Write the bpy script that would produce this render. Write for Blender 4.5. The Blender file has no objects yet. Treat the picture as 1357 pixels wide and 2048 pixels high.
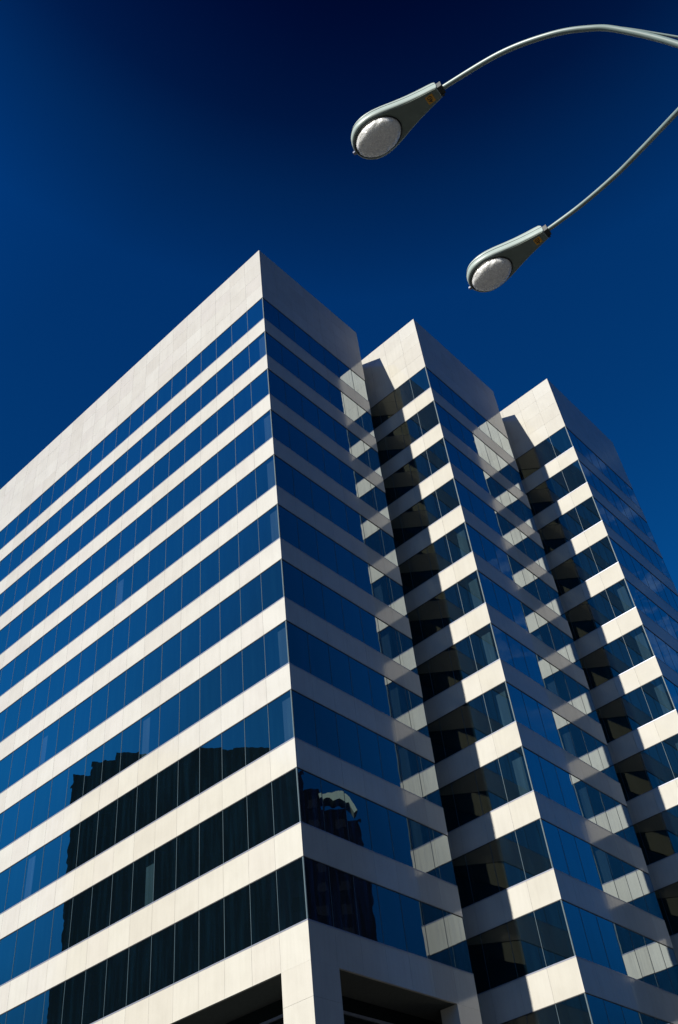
import bpy, bmesh, math, random
from mathutils import Vector, Matrix, Euler
rnd = random.Random(7)
scene = bpy.context.scene
COL = scene.collection
R = math.radians

# ------------------------------------------------------------------ measures (metres)
GZ = 55.64                    # height of the top of the highest stone strip above the ground
FH = 3.9                      # storey height
BH = 1.381                    # stone strip height
W1 = 2.453                    # underside of the parapet
ROOF = 8.352
A, W, B = 10.265, 3.850, 12.499     # length of a shaded face, step sideways, step back
CH = 2.60                     # sideways depth of the slanted return
LEFT = -64.0
MOD = 1.53
SUN = Vector((0.0988, 1.0, -0.606)).normalized()   # the way the light travels

# ------------------------------------------------------------------ node helpers
def new_mat(name):
    m = bpy.data.materials.new(name); m.use_nodes = True
    nt = m.node_tree; nt.nodes.clear()
    out = nt.nodes.new('ShaderNodeOutputMaterial')
    return m, nt, out
def N(nt, kind, **kw):
    n = nt.nodes.new(kind)
    for k, v in kw.items():
        if k in n.inputs: n.inputs[k].default_value = v
        else: setattr(n, k, v)
    return n
def L(nt, a, b): nt.links.new(a, b)
def principled(nt, out, **kw):
    p = nt.nodes.new('ShaderNodeBsdfPrincipled')
    for k, v in kw.items(): p.inputs[k].default_value = v
    L(nt, p.outputs['BSDF'], out.inputs['Surface'])
    return p
def ramp(nt, fac, stops):
    r = nt.nodes.new('ShaderNodeValToRGB')
    els = r.color_ramp.elements
    while len(els) < len(stops): els.new(0.5)
    for e, (pos, c) in zip(els, stops):
        e.position = pos; e.color = (*c, 1) if len(c) == 3 else c
    L(nt, fac, r.inputs['Fac'])
    return r
def objcoord(nt, scale=(1,1,1)):
    tc = nt.nodes.new('ShaderNodeTexCoord'); mp = nt.nodes.new('ShaderNodeMapping')
    mp.inputs['Scale'].default_value = scale
    L(nt, tc.outputs['Object'], mp.inputs['Vector'])
    return mp.outputs['Vector']
def simple(name, col, rough=.6, metal=0.0, noise=0.12, nscale=6.0, spec=.5):
    m, nt, out = new_mat(name)
    p = principled(nt, out, Roughness=rough, Metallic=metal)
    p.inputs['Specular IOR Level'].default_value = spec
    v = objcoord(nt)
    n = N(nt, 'ShaderNodeTexNoise', Scale=nscale, Detail=6.0); L(nt, v, n.inputs['Vector'])
    a = tuple(c*(1-noise) for c in col); b = tuple(min(1, c*(1+noise)) for c in col)
    r = ramp(nt, n.outputs['Fac'], [(.3, a), (.7, b)])
    L(nt, r.outputs['Color'], p.inputs['Base Color'])
    return m

# ------------------------------------------------------------------ materials
def make_stone():
    m, nt, out = new_mat('polished_cream_stone')
    p = principled(nt, out, Roughness=.07, IOR=1.55)
    geo = nt.nodes.new('ShaderNodeNewGeometry')
    v = objcoord(nt)
    n1 = N(nt, 'ShaderNodeTexNoise', Scale=28.0, Detail=5.0, Roughness=.7); L(nt, v, n1.inputs['Vector'])
    n2 = N(nt, 'ShaderNodeTexNoise', Scale=.9, Detail=4.0); L(nt, v, n2.inputs['Vector'])
    isl = ramp(nt, geo.outputs['Random Per Island'], [(0, (.418,.400,.352)), (.5, (.448,.436,.390)), (.8, (.430,.411,.370)), (1, (.460,.450,.405))])
    mx = N(nt, 'ShaderNodeMixRGB', blend_type='MULTIPLY', Fac=.35)
    r1 = ramp(nt, n1.outputs['Fac'], [(.3, (.72,.70,.68)), (.7, (1,1,1))])
    L(nt, isl.outputs['Color'], mx.inputs['Color1']); L(nt, r1.outputs['Color'], mx.inputs['Color2'])
    mx2 = N(nt, 'ShaderNodeMixRGB', blend_type='MULTIPLY', Fac=.5)
    r2 = ramp(nt, n2.outputs['Fac'], [(.25, (.86,.85,.84)), (.6, (1,1,1))])
    L(nt, mx.outputs['Color'], mx2.inputs['Color1']); L(nt, r2.outputs['Color'], mx2.inputs['Color2'])
    vv = objcoord(nt, (3.2, 3.2, .22))
    n3 = N(nt, 'ShaderNodeTexNoise', Scale=1.5, Detail=7.0, Roughness=.7); L(nt, vv, n3.inputs['Vector'])
    r3 = ramp(nt, n3.outputs['Fac'], [(.38, (.80,.79,.77)), (.56, (1,1,1))])
    mx3 = N(nt, 'ShaderNodeMixRGB', blend_type='MULTIPLY', Fac=.22)
    L(nt, mx2.outputs['Color'], mx3.inputs['Color1']); L(nt, r3.outputs['Color'], mx3.inputs['Color2'])
    L(nt, mx3.outputs['Color'], p.inputs['Base Color'])
    rr = ramp(nt, n3.outputs['Fac'], [(.35, (.15,)*3), (.6, (.06,)*3)]); L(nt, rr.outputs['Color'], p.inputs['Roughness'])
    return m
def make_glass(name, tint, dcol, dfac, streak=.10):
    """silvered office glass: tinted mirror over a dim room, with rain streaks on the outside"""
    m, nt, out = new_mat(name)
    v = objcoord(nt)
    vs = objcoord(nt, (2.2, 2.2, .18))
    g = nt.nodes.new('ShaderNodeBsdfPrincipled')
    g.inputs['Metallic'].default_value = 1; g.inputs['Roughness'].default_value = .0
    geo = nt.nodes.new('ShaderNodeNewGeometry')
    isl = ramp(nt, geo.outputs['Random Per Island'], [(0, tuple(c*.93 for c in tint)), (1, tuple(min(1,c*1.04) for c in tint))])
    L(nt, isl.outputs['Color'], g.inputs['Base Color'])
    wob = N(nt, 'ShaderNodeTexNoise', Scale=.75, Detail=2.0); L(nt, v, wob.inputs['Vector'])
    bump = N(nt, 'ShaderNodeBump', Strength=1.0, Distance=GLASS_WOBBLE); L(nt, wob.outputs['Fac'], bump.inputs['Height'])
    L(nt, bump.outputs['Normal'], g.inputs['Normal'])
    d = N(nt, 'ShaderNodeBsdfDiffuse', Color=(*dcol, 1)); room = N(nt, 'ShaderNodeBsdfDiffuse', Color=(.0012,.0018,.0022,1))
    st = N(nt, 'ShaderNodeTexNoise', Scale=1.6, Detail=6.0, Roughness=.65); L(nt, vs, st.inputs['Vector'])
    r = ramp(nt, st.outputs['Fac'], [(.46, (dfac,)*3), (.72, (dfac+streak,)*3)])
    # reflectance of the coating against the angle of view
    lw = N(nt, 'ShaderNodeLayerWeight', Blend=.5)
    fr = ramp(nt, lw.outputs['Facing'], [(0, (.13,)*3), (.35, (.16,)*3), (.45, (.23,)*3), (.53, (.43,)*3), (.62, (.58,)*3), (.8, (.76,)*3), (1, (1,)*3)])
    m0 = nt.nodes.new('ShaderNodeMixShader'); L(nt, fr.outputs['Color'], m0.inputs['Fac']); L(nt, room.outputs[0], m0.inputs[1]); L(nt, g.outputs[0], m0.inputs[2])
    mix = nt.nodes.new('ShaderNodeMixShader')
    L(nt, r.outputs['Color'], mix.inputs['Fac']); L(nt, m0.outputs[0], mix.inputs[1]); L(nt, d.outputs[0], mix.inputs[2])
    L(nt, mix.outputs[0], out.inputs['Surface'])
    return m
GLASS_WOBBLE = .0022
M = {}
M['stone'] = make_stone()
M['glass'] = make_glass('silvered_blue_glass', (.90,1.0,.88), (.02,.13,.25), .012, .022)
M['glass_streaked_shade'] = make_glass('rain_streaked_shade_side_glass', (.64,.74,.78), (.035,.17,.42), .03, .16)  # rain streaks, plus a mirror tint darkened for the shaded faces
M['glass_pale'] = make_glass('glass_over_lit_interior', (.86,.92,.94), (.10,.23,.30), .08, .04)  # pale tone put into the glass for the lit interior behind
M['glass_dark'] = make_glass('dim_shopfront_glass', (.30,.36,.36), (.02,.03,.03), .3, .05)
M['frame'] = simple('blue_grey_aluminium', (.03,.062,.08), .6, .0, .08)
M['sill'] = simple('lavender_grey_aluminium', (.22,.24,.30), .3, .3, .08)
M['gasket'] = simple('black_gasket', (.02,.02,.025), .6)
M['far_window'] = simple('dark_far_window', (.0045,.005,.006), .4, 0, .3, 1, .15)
M['core'] = simple('dark_backing_concrete', (.05,.055,.05), .9)
M['roof'] = simple('roof_gravel', (.25,.24,.22), .95, 0, .3, 30)
M['dark_granite'] = simple('dark_granite', (.003,.0035,.004), .8, 0, .3, 2, .02)
M['navy_wall'] = simple('navy_panel', (.014,.022,.055), .5, 0, .3, 2, .3)
M['pale_glint'] = simple('pale_green_glint', (.30,.38,.33), .6)  # sunlit glint given as a pale colour

# ------------------------------------------------------------------ mesh helpers
def link(name, verts, faces, mats, parent=None, fmat=None, smooth=False):
    me = bpy.data.meshes.new(name)
    me.from_pydata([tuple(v) for v in verts], [], faces)
    for m in (mats if isinstance(mats, (list, tuple)) else [mats]): me.materials.append(m)
    if fmat:
        for p, i in zip(me.polygons, fmat): p.material_index = i
    bm = bmesh.new(); bm.from_mesh(me); bmesh.ops.recalc_face_normals(bm, faces=bm.faces); bm.to_mesh(me); bm.free()
    if smooth:
        for p in me.polygons: p.use_smooth = True
    o = bpy.data.objects.new(name, me); COL.objects.link(o)
    if parent: o.parent = parent
    return o
class MB:
    def __init__(s): s.v = []; s.f = []; s.m = []
    def hexa(s, pts, mi=0):       # 8 points: bottom ring 0-3, top ring 4-7
        k = len(s.v); s.v += [tuple(p) for p in pts]
        for q in ((0,1,2,3),(4,5,6,7),(0,1,5,4),(1,2,6,5),(2,3,7,6),(3,0,4,7)):
            s.f.append([k+i for i in q]); s.m.append(mi)
    def box(s, x0, x1, y0, y1, z0, z1, mi=0):
        s.hexa([(x0,y0,z0),(x1,y0,z0),(x1,y1,z0),(x0,y1,z0),(x0,y0,z1),(x1,y0,z1),(x1,y1,z1),(x0,y1,z1)], mi)
    def prism(s, poly, z0, z1, mi=0):
        k = len(s.v); n = len(poly)
        s.v += [(p[0],p[1],z0) for p in poly] + [(p[0],p[1],z1) for p in poly]
        s.f.append([k+i for i in range(n)]); s.m.append(mi)
        s.f.append([k+n+i for i in range(n)]); s.m.append(mi)
        for i in range(n):
            j = (i+1) % n; s.f.append([k+i, k+j, k+n+j, k+n+i]); s.m.append(mi)
    def build(s, name, mats, parent=None, smooth=False): return link(name, s.v, s.f, mats, parent, s.m, smooth)
def tag(o, label=None, cat=None, group=None, kind=None):
    for k, v in (('label', label), ('category', cat), ('group', group), ('kind', kind)):
        if v: o[k] = v
def empty(name, loc=(0,0,0)):
    o = bpy.data.objects.new(name, None); COL.objects.link(o); o.location = loc; o.empty_display_size = .3
    return o

# ------------------------------------------------------------------ the saw-toothed office tower
office = empty('office_tower', (0, 0, 0))
tag(office, 'tall office building stepped in three corners, striped with cream stone and blue mirror glass', 'building')

poly = [Vector((LEFT, 0)), Vector((0, 0)), Vector((0, A)), Vector((-CH, B)),
        Vector((W, B)), Vector((W, B+A)), Vector((W-CH, 2*B)),
        Vector((2*W, 2*B)), Vector((2*W, 2*B+A)), Vector((2*W-CH, 3*B)), Vector((LEFT, 3*B))]
NP = len(poly)
def seg_n(i):
    t = (poly[(i+1) % NP]-poly[i]).normalized(); return t, Vector((t.y, -t.x))
def inset_pt(i, d):
    _, n0 = seg_n((i-1) % NP); _, n1 = seg_n(i)
    b = (n0+n1); b = b/(b.length_squared) * 2
    # offset so that the distance to both edges is d
    k = n0.dot(n1); off = (n0+n1)/(1+k)
    return poly[i]-off*d
class Face:
    """one flat stretch of the outside wall; s runs along it, d is the depth behind the stone plane"""
    def __init__(f, i, cuts):
        f.i = i; f.t, f.n = seg_n(i); f.p = poly[i]; f.len = (poly[(i+1) % NP]-poly[i]).length
        f.cuts = [0.0]+[c for c in cuts if 0.02 < c < f.len-.02]+[f.len]
    def pt(f, s, d, z):
        q = f.p+f.t*s-f.n*d
        if s <= 1e-6: q = inset_pt(f.i, d)
        elif s >= f.len-1e-6: q = inset_pt((f.i+1) % NP, d)
        return (q.x, q.y, z)
    def slab(f, mb, s0, s1, z0, z1, d0, d1, mi=0, jit=(0,0,0,0)):
        mb.hexa([f.pt(s0,d0+jit[0],z0), f.pt(s1,d0+jit[1],z0), f.pt(s1,d1,z0), f.pt(s0,d1,z0),
                 f.pt(s0,d0+jit[2],z1), f.pt(s1,d0+jit[3],z1), f.pt(s1,d1,z1), f.pt(s0,d1,z1)], mi)
L1len = -LEFT
faces = {
 'L1': Face(0, [L1len-MOD*k for k in range(60, 0, -1)]),
 'F1': Face(1, [A/7*k for k in range(1, 7)]),
 'C1': Face(2, [1.71]),
 'L2': Face(3, [CH+W-MOD*k for k in range(5, 0, -1)]),
 'F2': Face(4, [A/7*k for k in range(1, 7)]),
 'C2': Face(5, [1.71]),
 'L3': Face(6, [CH+W-MOD*k for k in range(5, 0, -1)]),
 'F3': Face(7, [A/7*k for k in range(1, 7)]),
}
JT = .004
def stone_band(f, z0, z1, courses=1, name='stone_band'):
    mb = MB()
    h = (z1-z0)/courses
    for c in range(courses):
        for a, b in zip(f.cuts[:-1], f.cuts[1:]):
            sa = a if a == 0 else a+JT; sb = b if b == f.len else b-JT
            za = z0+c*h+(JT if c else 0); zb = z0+(c+1)*h-(JT if c < courses-1 else 0)
            j = rnd.uniform(0, .003)
            f.slab(mb, sa, sb, za, zb, j, .11)
    return mb.build(name, M['stone'], office)
def window(f, z0, z1, pale=()):
    """pale: list of (s0, s1, zfrac) strips of glass coloured pale, as if a lit interior showed behind them"""
    mb = MB()
    zz0, zz1 = z0+.05, z1-.03
    mf = MB()
    for a, b in zip(f.cuts[:-1], f.cuts[1:]):
        tilt = (rnd.gauss(0, .0016), rnd.gauss(0, .0013), rnd.gauss(0, .0006))
        dep = lambda s, z: .034+tilt[0]*(s-(a+b)/2)+tilt[1]*(z-(z0+z1)/2)
        cuts = [(a, b, 0)]
        for (p0, p1, zf) in pale:
            if p0 >= a-.01 and p1 <= b+.01: cuts = [(a, p0, 0), (p0, p1, zf), (p1, b, 0)]
        for (s0, s1, zf) in cuts:
            if s1-s0 < .01: continue
            zs = [zz0, zz1] if zf in (0, 1) else [zz0, zz0+(zz1-zz0)*zf, zz1]
            for q in range(len(zs)-1):
                za, zb = zs[q], zs[q+1]
                m = 1 if (zf and q == 0) else 0
                j = [dep(s0,za)-.034, dep(s1,za)-.034, dep(s0,zb)-.034, dep(s1,zb)-.034]
                if s0 == 0: j[0] = j[2] = 0
                if s1 == f.len: j[1] = j[3] = 0
                f.slab(mb, s0, s1, za, zb, .034, .07, m, j)
    o = mb.build('window', [M['glass_streaked_shade'] if abs(f.n.x) > .9 else M['glass'], M['glass_pale']], office)
    for c in f.cuts[1:-1]:
        f.slab(mf, c-.009, c+.009, zz0, zz1, .024, .069, 0)
    if f.len > 0:
        f.slab(mf, 0, .012, zz0, zz1, .024, .069, 0); f.slab(mf, f.len-.012, f.len, zz0, zz1, .024, .069, 0)
    f.slab(mf, 0, f.len, z0, zz0, -.008, .10, 1)
    f.slab(mf, 0, f.len, zz1, z1, .012, .10, 2)
    mf.build('frame', [M['frame'], M['sill'], M['gasket']], o)
    return o
zt = lambda k: GZ-(k-1)*FH          # top of stone strip k
for key, f in faces.items():
    stone_band(f, GZ+W1, GZ+ROOF, 4, 'parapet')
    for k in range(1, 12):
        bh = BH if k < 11 else 1.44
        stone_band(f, zt(k)-bh, zt(k))
        top = GZ+W1 if k == 1 else zt(k-1)-BH
        pale = []
        if key == 'L1':
            e = f.len
            if k in (2, 4, 6, 8, 9, 5): pale.append((e-.62, e, .86))
            if k == 5: pale.append((e-MOD*9, e-MOD*8-.9, .8))
            if k == 7: pale.append((e-MOD*13, e-MOD*13+.5, .75))
            if k == 8: pale.append((e-MOD*7+.2, e-MOD*7+.75, .9))
            if k == 10: pale.append((e-MOD*7+.95, e-MOD*6, .75))
            if k == 8: pale.append((e-MOD*16+.2, e-MOD*16+.8, .9))
            if k == 9: pale.append((e-MOD*13+.2, e-MOD*13+.8, .9))
        if key in ('L2', 'L3') and k in (5, 6, 7, 8, 9):
            e = f.len
            pale.append((e-.80, e-.22, .80))
        window(f, zt(k), top, pale)
    if key not in ('L1', 'F1'):     # the recessed corners keep their glass below the last strip
        window(f, zt(11)-1.44-3.6, zt(11)-1.44)
        stone_band(f, 0.0, zt(11)-1.44-3.6, 4, 'base_wall')

# solid mass behind the cladding
def inset_poly(d): return [inset_pt(i, d) for i in range(NP)]
ZS = zt(11)-1.44
mb = MB(); mb.prism([(p.x, p.y) for p in inset_poly(.105)], ZS+.01, GZ+ROOF-1.2)
mb.build('inner_wall', M['core'], office)
ip = inset_poly(.105)
low = [(LEFT+2, 2.0), (-2.0, 2.0), (-2.0, A-.2)] + [(p.x, p.y) for p in ip[3:-1]] + [(LEFT+2, ip[-1].y)]
mb = MB(); mb.prism(low, 0, ZS+.008)
mb.build('inner_wall', M['core'], office)
mb = MB(); mb.prism([(p.x, p.y) for p in inset_poly(.13)], GZ+ROOF-1.198, GZ+ROOF-1.0)
mb.build('roof', M['roof'], office)
# plain walls round the back (never faced by the photograph)
mb = MB()
for i in (8, 9, 10):
    f = Face(i, [])
    for k in range(1, 12):
        f.slab(mb, 0, f.len, zt(k)-BH, zt(k), 0, .10)
        f.slab(mb, 0, f.len, zt(k), (GZ+W1 if k == 1 else zt(k-1)-BH), .03, .10, 1)
    f.slab(mb, 0, f.len, GZ+W1, GZ+ROOF, 0, .10); f.slab(mb, 0, f.len, 0, zt(11)-BH, 0, .10)
mb.build('rear_wall', [M['stone'], M['glass']], office)

# arcade below the last strip of the first corner: stone columns and a set-back shopfront
def column(s0, s1, face, depth=.9, corner=False):
    mb = MB(); n = 12; h = 1.25; z = ZS-.003
    while z > 0.01:
        z0 = max(0, z-h)
        if corner: mb.box(-1.525, -.001, .001, 1.525, z0+2*JT, z)
        elif face == 'L': mb.box(-s1, -s0, .002, depth, z0+2*JT, z)
        else: mb.box(-depth, -.002, s0, s1, z0+2*JT, z)
        z = z0
    return mb.build('column', M['stone'], office)
column(0, 0, '', corner=True)
for q in range(1, 7): column(MOD+7.17*q+MOD*(q-1), MOD+7.17*q+MOD*q, 'L')
column(8.70, A-.003, 'F')
sf = MB()
sf.box(LEFT+2.1, -1.98, 1.94, 1.995, 0.3, ZS, 0); sf.box(-1.995, -1.94, 2.0, A-.25, 0.3, ZS, 0)
shop = sf.build('shopfront', M['glass_dark'], office)
fr = MB()
zb = GZ-41.07
for z in (zb,):
    fr.box(LEFT+2.1, -1.86, 1.86, 1.935, z-.05, z+.05); fr.box(-1.935, -1.86, 1.94, A-.3, z-.05, z+.05)
for q in range(0, 0): fr.box(-2.0-MOD*q-.03, -2.0-MOD*q+.03, 1.87, 1.933, .3, ZS-.02)
for q in range(0, 0): fr.box(-1.933, -1.87, 2.0+MOD*q-.03, 2.0+MOD*q+.03, .3, ZS-.02)
fr.build('frame', M['sill'], shop)

# ------------------------------------------------------------------ towers across the street, seen only mirrored in the glass
def block(name, label, cx, cy, wid, dep, ang, prof, mat, win, cat='building'):
    """prof: list of (u0, u1, height) steps across the front, u from -.5 to .5"""
    t = empty(name, (cx, cy, 0)); t.rotation_euler.z = ang
    tag(t, label, cat)
    mb = MB()
    for (u0, u1, h) in prof: mb.box(u0*wid, u1*wid-.01, 0, dep, 0, h)
    mb.build('wall', mat, t)
    n = 0
    hmax = max(h for _, _, h in prof)
    wf = MB()
    for (u0, u1, h) in prof:
        z = 6.0
        while z < h-3:
            x = u0*wid+.8
            while x < u1*wid-2.2:
                wf.box(x, x+1.7, -.05, .05, z, z+1.6); x += 2.5
            z += 3.8
    o = wf.build('window', win, t); o['kind'] = 'stuff'
    return t
def place(px, py, az, D):
    a = R(az); return px+D*math.cos(a), py+D*math.sin(a)
# mirrored in the sunlit front
cx, cy = place(25.02, 27.27, -90-50.4, 150)
block('slab_tower', 'dark tower mirrored in the sunlit left face, bumpy at its top', cx, cy, 32, 24, R(-90-50.4-90),
      [(-.5,-.30,93.4),(-.30,-.02,93.0),(-.02,.30,92.6),(.30,.42,91.0),(.42,.5,88.5)], M['dark_granite'], M['far_window'])
cx, cy = place(25.02, 27.27, -90-40.4, 120)
block('navy_block', 'lower navy block mirrored beside the corner of the sunlit face', cx, cy, 18, 20, R(-90-40.4-90),
      [(-.5,.5,72.2)], M['navy_wall'], M['far_window'])
# mirrored in the shaded face
cx, cy = place(-25.02, -27.27, 46.6, 160)
t3 = block('dark_tower', 'black tower with a pale crown mirrored low in the shaded face', cx, cy, 27, 22, R(46.6-90),
      [(-.5,-.40,83.0),(-.40,-.25,85.6),(-.25,-.13,89.5),(-.13,-.05,93.5),(-.05,.5,99.3)], M['dark_granite'], M['far_window'])

mb = MB()
cp = [(-.24,88.2),(-.35,88.7),(-.44,87.3),(-.488,84.6),(-.455,84.2),(-.42,85.9),(-.38,86.6),(-.35,87.2),(-.30,86.9),(-.28,87.5),(-.25,87.2)]  # outline of a bright glint, built as a pale solid
nn = len(cp); mb.v = [(u*27, -.5, h) for u, h in cp]+[(u*27, 2.0, h) for u, h in cp]
mb.f = [list(range(nn)), list(range(nn, 2*nn))]+[[i, (i+1) % nn, nn+(i+1) % nn, nn+i] for i in range(nn)]; mb.m = [0]*len(mb.f)
mb.build('glint', M['pale_glint'], t3)

# ------------------------------------------------------------------ ground
gm = simple('grey_paving', (.024,.025,.026), .85, 0, .18, .6)
mb = MB(); S = 2500
g = link('ground', [(-S,-S,0),(S,-S,0),(S,S,0),(-S,S,0)], [[0,1,2,3]], gm); g['kind'] = 'structure'
am = simple('asphalt', (.055,.055,.058), .9, 0, .2, 3)
rd = link('road', [(-400,-24,.004),(400,-24,.004),(400,-10,.004),(-400,-10,.004)], [[0,1,2,3]], am); rd['kind'] = 'structure'
mb = MB(); mb.box(-400, 400, -9.99, -9.7, 0, .14); mb.box(-400, 400, -24.3, -24.01, 0, .14)
k = mb.build('kerb', simple('kerb_stone', (.35,.34,.32), .8)); k['kind'] = 'structure'

# ------------------------------------------------------------------ street lamp: one post, two curving arms, two cobra heads
CAM = Vector((25.0229, -27.2717, GZ-54.0436))
HZ = 7.25
paint = simple('pale_green_grey_paint', (.28,.335,.31), .38, .0, .08, 9)
armp = simple('darkened_green_grey_paint', (.16,.215,.205), .42, 0, .15, 5)  # arm paint darkened to imitate vignetting near the frame edge
paint_d = simple('shaded_grey_green_paint', (.125,.16,.13), .5, .0, .08, 12)  # darker copy of the housing paint, underside shade put into the colour
dark = simple('dark_rubber', (.015,.02,.018), .6)
def make_lens_mat():
    m, nt, out = new_mat('prismatic_refractor_glass')
    v = objcoord(nt)
    w = N(nt, 'ShaderNodeTexVoronoi', Scale=22.0); L(nt, v, w.inputs['Vector'])
    n = N(nt, 'ShaderNodeTexNoise', Scale=9.0, Detail=6.0); L(nt, v, n.inputs['Vector'])
    nf = N(nt, 'ShaderNodeTexVoronoi', Scale=75.0); L(nt, v, nf.inputs['Vector'])
    fm = N(nt, 'ShaderNodeMath', operation='MULTIPLY_ADD'); L(nt, nf.outputs['Distance'], fm.inputs[0]); fm.inputs[1].default_value = .30; L(nt, n.outputs['Fac'], fm.inputs[2])
    ad = N(nt, 'ShaderNodeMath', operation='ADD'); L(nt, w.outputs['Distance'], ad.inputs[0]); L(nt, fm.outputs[0], ad.inputs[1])
    bp = N(nt, 'ShaderNodeBump', Strength=1.0, Distance=.012); L(nt, ad.outputs[0], bp.inputs['Height'])
    p = principled(nt, out, Roughness=.18, IOR=1.7)
    p.inputs['Base Color'].default_value = (.74,.74,.71,1); p.inputs['Subsurface Weight'].default_value = 1
    p.inputs['Subsurface Radius'].default_value = (1,1,1); p.inputs['Subsurface Scale'].default_value = .045
    L(nt, bp.outputs['Normal'], p.inputs['Normal'])
    return m
M['lens'] = make_lens_mat(); M['white'] = simple('white_enamel', (.85,.85,.83), .3, 0, .05)

def catmull(pts, n=12):
    out = []; P = [pts[0]]+list(pts)+[pts[-1]]
    for i in range(1, len(P)-2):
        p0, p1, p2, p3 = [Vector(P[i+k]) for k in (-1,0,1,2)]
        for j in range(n):
            t = j/n
            out.append(.5*((2*p1)+(-p0+p2)*t+(2*p0-5*p1+4*p2-p3)*t*t+(-p0+3*p1-3*p2+p3)*t**3))
    out.append(Vector(pts[-1])); return out
def tube(name, pts, r0, r1, mat, parent, seg=28):
    vs = []; fs = []; n = len(pts)
    for i, p in enumerate(pts):
        t = (pts[min(i+1,n-1)]-pts[max(i-1,0)]).normalized()
        a = t.cross(Vector((0.3,1,0.1))).normalized(); b = t.cross(a)
        r = r0+(r1-r0)*i/(n-1)
        for k in range(seg):
            c = 2*math.pi*k/seg; vs.append(p+a*math.cos(c)*r+b*math.sin(c)*r)
    for i in range(n-1):
        for k in range(seg):
            k2 = (k+1) % seg; fs.append([i*seg+k, i*seg+k2, (i+1)*seg+k2, (i+1)*seg+k])
    fs.append(list(range(seg))); fs.append([(n-1)*seg+k for k in range(seg)])
    o = link(name, vs, fs, mat, parent)
    for p in o.data.polygons: p.use_smooth = len(p.vertices) == 4
    return o
lamp = empty('street_lamp', (CAM.x+.78, CAM.y+3.95, 0))
tag(lamp, 'tall grey green street lamp whose two curved arms hold two cobra heads against the sky', 'street lamp')
org = Vector(lamp.location)
rel = lambda x, y, z: Vector((x, y, z))+CAM-org
px, py = .78, 3.95
tube('pole', [rel(px, py, -CAM.z), rel(px, py, 1.0), rel(px, py, 5.35)], .105, .065, paint, lamp, 24)
mb = MB(); mb.box(-.2,.2,-.2,.2,0,.03); mb.box(-.13,.13,-.13,.13,.03,.45); mb.build('base', paint, lamp)
tube('collar', [rel(px,py,5.1), rel(px,py,5.45)], .08, .08, paint, lamp, 24)
arm1 = catmull([rel(px-.02,py-.02,5.3), rel(.60,3.83,5.72), rel(.37,3.62,6.24), rel(.156,3.46,6.59), rel(.02,3.38,6.73), rel(-.2,3.3,6.89), rel(-.54,3.24,7.08), rel(-1.02,3.21,7.25)])
arm2 = catmull([rel(px-.02,py+.02,5.3), rel(.72,3.98,5.72), rel(.62,4.02,6.15), rel(.42,4.17,6.56), rel(.169,4.335,6.75), rel(-.146,4.55,6.995), rel(-.446,4.67,7.11), rel(-.797,4.74,7.19), rel(-1.117,4.766,7.25)])
tube('arm', arm1, .022, .019, armp, lamp); tube('arm', arm2, .022, .019, armp, lamp)
tube('brace', catmull([rel(px,py-.03,5.9), rel(.42,3.66,6.33), rel(.22,3.50,6.55), rel(.12,3.43,6.66)]), .008, .008, armp, lamp, 10)
# cobra head; local x runs from the tail (0) to the nose (.76); z = 0 is the underside rim
prof = [(0,.048),(.03,.056),(.12,.072),(.22,.093),(.32,.120),(.42,.150),(.50,.168),(.57,.174),(.64,.163),(.69,.138),(.73,.096),(.755,.045),(.762,0)]
def width(x):
    for (a, wa), (b, wb) in zip(prof[:-1], prof[1:]):
        if a <= x <= b:
            return wa+(wb-wa)*(x-a)/(b-a)
    return 0
def outline(off=0, n=40):
    xs = [.762*(1-math.cos(math.pi*i/n))/2 for i in range(n+1)]
    return xs
def loft(name, layers, mat, parent, cap_top=True, cap_bot=True):
    """layers: (z, inset) rings following the teardrop outline"""
    def smooth_w(x):
        return sum(width(min(.762,max(0,x+d)))*w for d, w in ((-.02,.25),(0,.5),(.02,.25))) if x < .70 else width(x)
    xs = outline(); vs = []; fs = []
    ring = None
    for z, s, xo in layers:
        half = [(x*(1-xo)+xo*.38, smooth_w(x)*s) for x in xs]
        pts = half+[(x, -w) for x, w in reversed(half[:-1])]
        ring = len(pts)
        vs += [(x, w, z) for x, w in pts]
    nl = len(layers)
    for i in range(nl-1):
        for k in range(ring):
            k2 = (k+1) % ring; fs.append([i*ring+k, i*ring+k2, (i+1)*ring+k2, (i+1)*ring+k])
    if cap_bot: fs.append(list(range(ring)))
    if cap_top: fs.append([(nl-1)*ring+k for k in range(ring)])
    o = link(name, vs, fs, mat, parent)
    for p in o.data.polygons: p.use_smooth = len(p.vertices) == 4
    return o
def text_mesh(name, body, size, mat, parent, loc, rot):
    cu = bpy.data.curves.new(name, 'FONT'); cu.body = body; cu.size = size; cu.align_x = 'CENTER'; cu.align_y = 'CENTER'; cu.extrude = .0006
    tmp = bpy.data.objects.new(name, cu); COL.objects.link(tmp)
    bpy.context.view_layer.update()
    me = bpy.data.meshes.new_from_object(tmp.evaluated_get(bpy.context.evaluated_depsgraph_get()))
    bpy.data.objects.remove(tmp)
    me.materials.clear(); me.materials.append(mat)
    o = bpy.data.objects.new(name, me); COL.objects.link(o); o.parent = parent; o.location = loc; o.rotation_euler = rot
    return o
stk = simple('orange_sticker', (.50,.25,.02), .5, 0, .1, 40); ink = simple('black_ink', (.02,.015,.01), .6)
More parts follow.
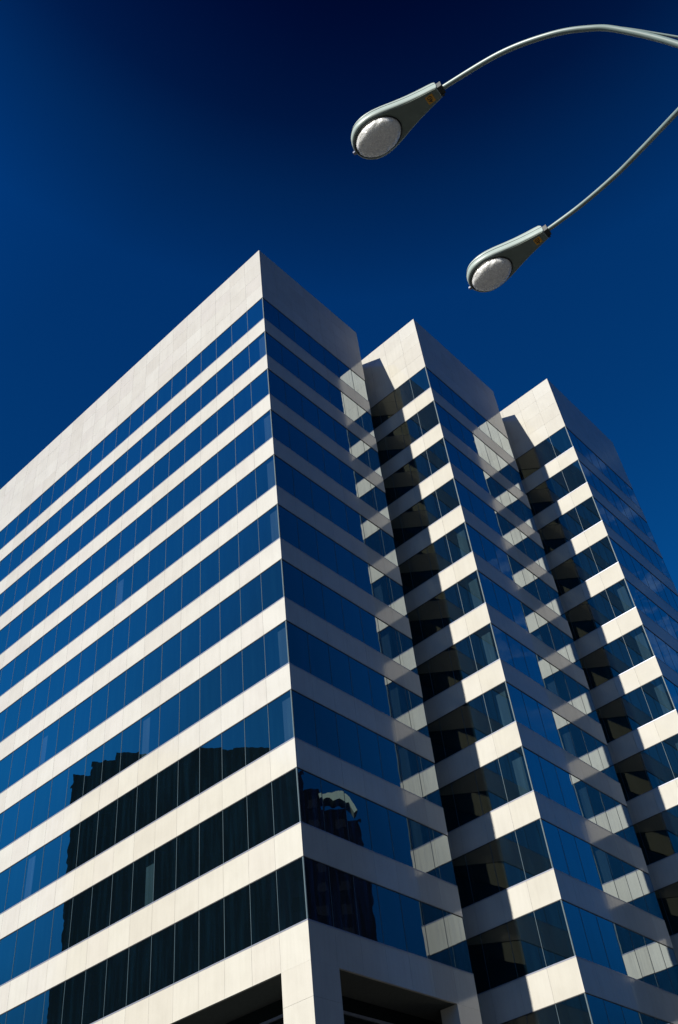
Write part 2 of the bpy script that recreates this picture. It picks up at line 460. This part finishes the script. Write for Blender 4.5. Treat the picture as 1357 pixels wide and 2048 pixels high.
def head(at, ang, tilt=0, roll=0):
    # the head hangs under the lamp; its own parts are sub-parts
    h = loft('lamp_head', [(.058,.97,.02),(.064,1.0,0),(.085,.985,.015),(.11,.90,.06),(.128,.74,.14),(.14,.5,.28),(.145,.2,.5)], paint, lamp)
    h.location = at; h.rotation_euler = Euler((roll, tilt, ang))
    loft('door', [(.0,.86,.03),(.004,.93,.012),(.02,.985,.003),(.055,1.0,0)], paint, h)
    loft('seam', [(.0545,1.012,-.002),(.0585,1.012,-.002)], dark, h)
    # flat dished panel inside the rim
    loft('panel', [(-.004,.84,.035),(.001,.86,.03)], paint_d, h)
    # refractor bowl
    vs = []; fs = []; nr, ns = 18, 56
    cx0, rx, ry, dz = .548, .186, .134, .080
    for i in range(nr+1):
        th = (math.pi/2)*i/nr
        for k in range(ns):
            c = 2*math.pi*k/ns
            fl = 1-.18*(math.sin(th*2)**2)*0
            rr = math.sin(th)**.92 if i else 0
            vs.append((cx0+rx*rr*math.cos(c), ry*rr*math.sin(c), -.005-dz*(math.cos(th)**.9 if i < nr else 0)))
    for i in range(nr):
        for k in range(ns):
            k2 = (k+1) % ns; fs.append([i*ns+k, i*ns+k2, (i+1)*ns+k2, (i+1)*ns+k])
    fs.append([nr*ns+k for k in range(ns)])
    o = link('lens', vs, fs, M['lens'], h)
    for p in o.data.polygons: p.use_smooth = True
    # dark ring seat round the bowl
    vs = []; fs = []
    for k in range(ns):
        c = 2*math.pi*k/ns
        for (rr, z) in ((1.0,-.006),(1.05,-.012),(1.05,-.002),(1.0,-.002)):
            vs.append((cx0+rx*rr*math.cos(c), ry*rr*math.sin(c), z))
    for k in range(ns):
        for j in range(4):
            a_, b_ = k*4+j, k*4+(j+1) % 4; c_, d_ = ((k+1) % ns)*4+(j+1) % 4, ((k+1) % ns)*4+j
            fs.append([a_, b_, c_, d_])
    link('lens_ring', vs, fs, dark, h)
    mb = MB(); mb.box(.052,.112,-.032,.032,-.0058,-.0041); mb.build('sticker', stk, h)
    # text: up towards the nose, read from below
    t = text_mesh('number', '40', .052, ink, h, (.082, 0, -.0066), (math.pi, 0, 0))
    # rotate about z so that the top of the digits points to the nose (+x)
    t.rotation_euler = Euler((math.pi, 0, math.pi/2))
    mb = MB(); mb.box(-.035,.012,-.035,.035,.008,.075); mb.box(-.02,.0,-.045,-.03,.0,.03); mb.build('slip_fitter', dark, h)
    mb = MB(); mb.box(.757,.775,-.012,.012,.0,.02); mb.build('latch', M['sill'], h)
    return h
d1 = math.atan2(-.067, -.517); d2 = math.atan2(-.03, -.506)
def head_at(ray_mid, H):
    return rel(*ray_mid)
head(rel(-1.030, 3.205, 7.25-.04), d1)
head(rel(-1.140, 4.766, 7.25-.04), d2)

# ------------------------------------------------------------------ camera
cam = bpy.data.cameras.new('camera'); co = bpy.data.objects.new('camera', cam); COL.objects.link(co)
cam.sensor_fit = 'VERTICAL'; cam.sensor_height = 36.0; cam.lens = 1982.834/2048*36; cam.clip_end = 6000; cam.clip_start = .05
yaw, pitch, roll = 0.657135270650964, 0.7708726518725505, -0.1321640952832324
F = Vector((-math.sin(yaw)*math.cos(pitch), math.cos(yaw)*math.cos(pitch), math.sin(pitch)))
Rt = Vector((math.cos(yaw), math.sin(yaw), 0)); U = Rt.cross(F)
R2 = Rt*math.cos(roll)+U*math.sin(roll); U2 = -Rt*math.sin(roll)+U*math.cos(roll)
co.matrix_world = Matrix(((R2.x,U2.x,-F.x,CAM.x),(R2.y,U2.y,-F.y,CAM.y),(R2.z,U2.z,-F.z,CAM.z),(0,0,0,1)))
scene.camera = co

# ------------------------------------------------------------------ light
sl = bpy.data.lights.new('sun', 'SUN'); sl.energy = 5.0; sl.angle = R(.5); sl.color = (1.0, .95, .85)
so = bpy.data.objects.new('sun', sl); COL.objects.link(so)
so.rotation_euler = (-SUN).to_track_quat('Z', 'Y').to_euler(); so.location = (0, -60, 120)
world = bpy.data.worlds.new('World'); scene.world = world; world.use_nodes = True
nt = world.node_tree; nt.nodes.clear()
wo = nt.nodes.new('ShaderNodeOutputWorld'); bg = nt.nodes.new('ShaderNodeBackground')
sky = nt.nodes.new('ShaderNodeTexSky'); sky.sky_type = 'NISHITA'; sky.sun_disc = False
sky.sun_elevation = math.asin(-SUN.z); sky.sun_rotation = math.atan2(-SUN.x, -SUN.y)
sky.altitude = 800; sky.air_density = 1.0; sky.dust_density = .2; sky.ozone_density = 4.0
tc = nt.nodes.new('ShaderNodeTexCoord'); sp = nt.nodes.new('ShaderNodeSeparateXYZ'); nt.links.new(tc.outputs['Generated'], sp.inputs[0])
# polarised, slide-film sky: deeper blue, top darkened like a vignette, low sky dimmed to cut fill light
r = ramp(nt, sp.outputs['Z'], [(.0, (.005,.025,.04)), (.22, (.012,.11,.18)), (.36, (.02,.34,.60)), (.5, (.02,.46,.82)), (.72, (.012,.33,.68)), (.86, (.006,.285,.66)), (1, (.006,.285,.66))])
pol = N(nt, 'ShaderNodeVectorMath', operation='DOT_PRODUCT'); nt.links.new(tc.outputs['Generated'], pol.inputs[0]); pol.inputs[1].default_value = (.0206,.1281,.9915)
rp = ramp(nt, pol.outputs['Value'], [(.875, (1,1,1)), (.918, (.60,.60,.62)), (.942, (.28,.28,.36)), (.968, (.10,.12,.22)), (.995, (.02,.03,.08))])
mp_ = nt.nodes.new('ShaderNodeMixRGB'); mp_.blend_type = 'MULTIPLY'; mp_.inputs['Fac'].default_value = 1
nt.links.new(r.outputs[0], mp_.inputs['Color1']); nt.links.new(rp.outputs[0], mp_.inputs['Color2']); r = mp_
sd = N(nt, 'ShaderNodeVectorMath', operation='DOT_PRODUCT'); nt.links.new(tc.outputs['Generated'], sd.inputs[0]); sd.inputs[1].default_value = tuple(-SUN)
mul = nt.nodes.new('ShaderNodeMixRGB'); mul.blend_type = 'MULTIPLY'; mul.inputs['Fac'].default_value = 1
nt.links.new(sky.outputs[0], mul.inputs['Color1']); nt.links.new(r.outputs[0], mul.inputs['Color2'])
up = N(nt, 'ShaderNodeMapRange'); up.inputs['From Min'].default_value = .25; up.inputs['From Max'].default_value = .8; up.inputs['To Min'].default_value = 1.0; up.inputs['To Max'].default_value = 1.75  # sky on the sun side brightened for the glass reflections
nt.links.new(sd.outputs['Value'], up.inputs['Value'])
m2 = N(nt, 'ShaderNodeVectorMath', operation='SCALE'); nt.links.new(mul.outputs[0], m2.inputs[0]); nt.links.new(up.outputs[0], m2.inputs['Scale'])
cd = N(nt, 'ShaderNodeVectorMath', operation='DOT_PRODUCT'); nt.links.new(tc.outputs['Generated'], cd.inputs[0]); cd.inputs[1].default_value = (math.cos(R(36.5))*math.cos(R(70)), math.cos(R(36.5))*math.sin(R(70)), math.sin(R(36.5)))
cm = ramp(nt, cd.outputs['Value'], [(.988, (0,0,0)), (.9985, (1,1,1))])
cmap = nt.nodes.new('ShaderNodeMapping'); cmap.inputs['Scale'].default_value = (9, 9, 26); nt.links.new(tc.outputs['Generated'], cmap.inputs['Vector'])
cn = N(nt, 'ShaderNodeTexNoise', Scale=1.6, Detail=8.0, Roughness=.6); nt.links.new(cmap.outputs[0], cn.inputs['Vector'])
cr = ramp(nt, cn.outputs['Fac'], [(.50, (0,0,0)), (.74, (1,1,1))])
cx_ = N(nt, 'ShaderNodeMath', operation='MULTIPLY'); nt.links.new(cm.outputs[0], cx_.inputs[0]); nt.links.new(cr.outputs[0], cx_.inputs[1])
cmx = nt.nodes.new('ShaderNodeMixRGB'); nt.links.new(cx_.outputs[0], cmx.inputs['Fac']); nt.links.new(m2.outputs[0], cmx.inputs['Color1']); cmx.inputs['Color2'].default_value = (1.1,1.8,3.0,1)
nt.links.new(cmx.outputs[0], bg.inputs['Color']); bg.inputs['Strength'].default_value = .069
nt.links.new(bg.outputs[0], wo.inputs['Surface'])

vs_ = scene.view_settings; vs_.view_transform = 'Standard'; vs_.look = 'None'; vs_.exposure = .78; vs_.gamma = 1
scene.cycles.max_bounces = 10; scene.cycles.glossy_bounces = 6
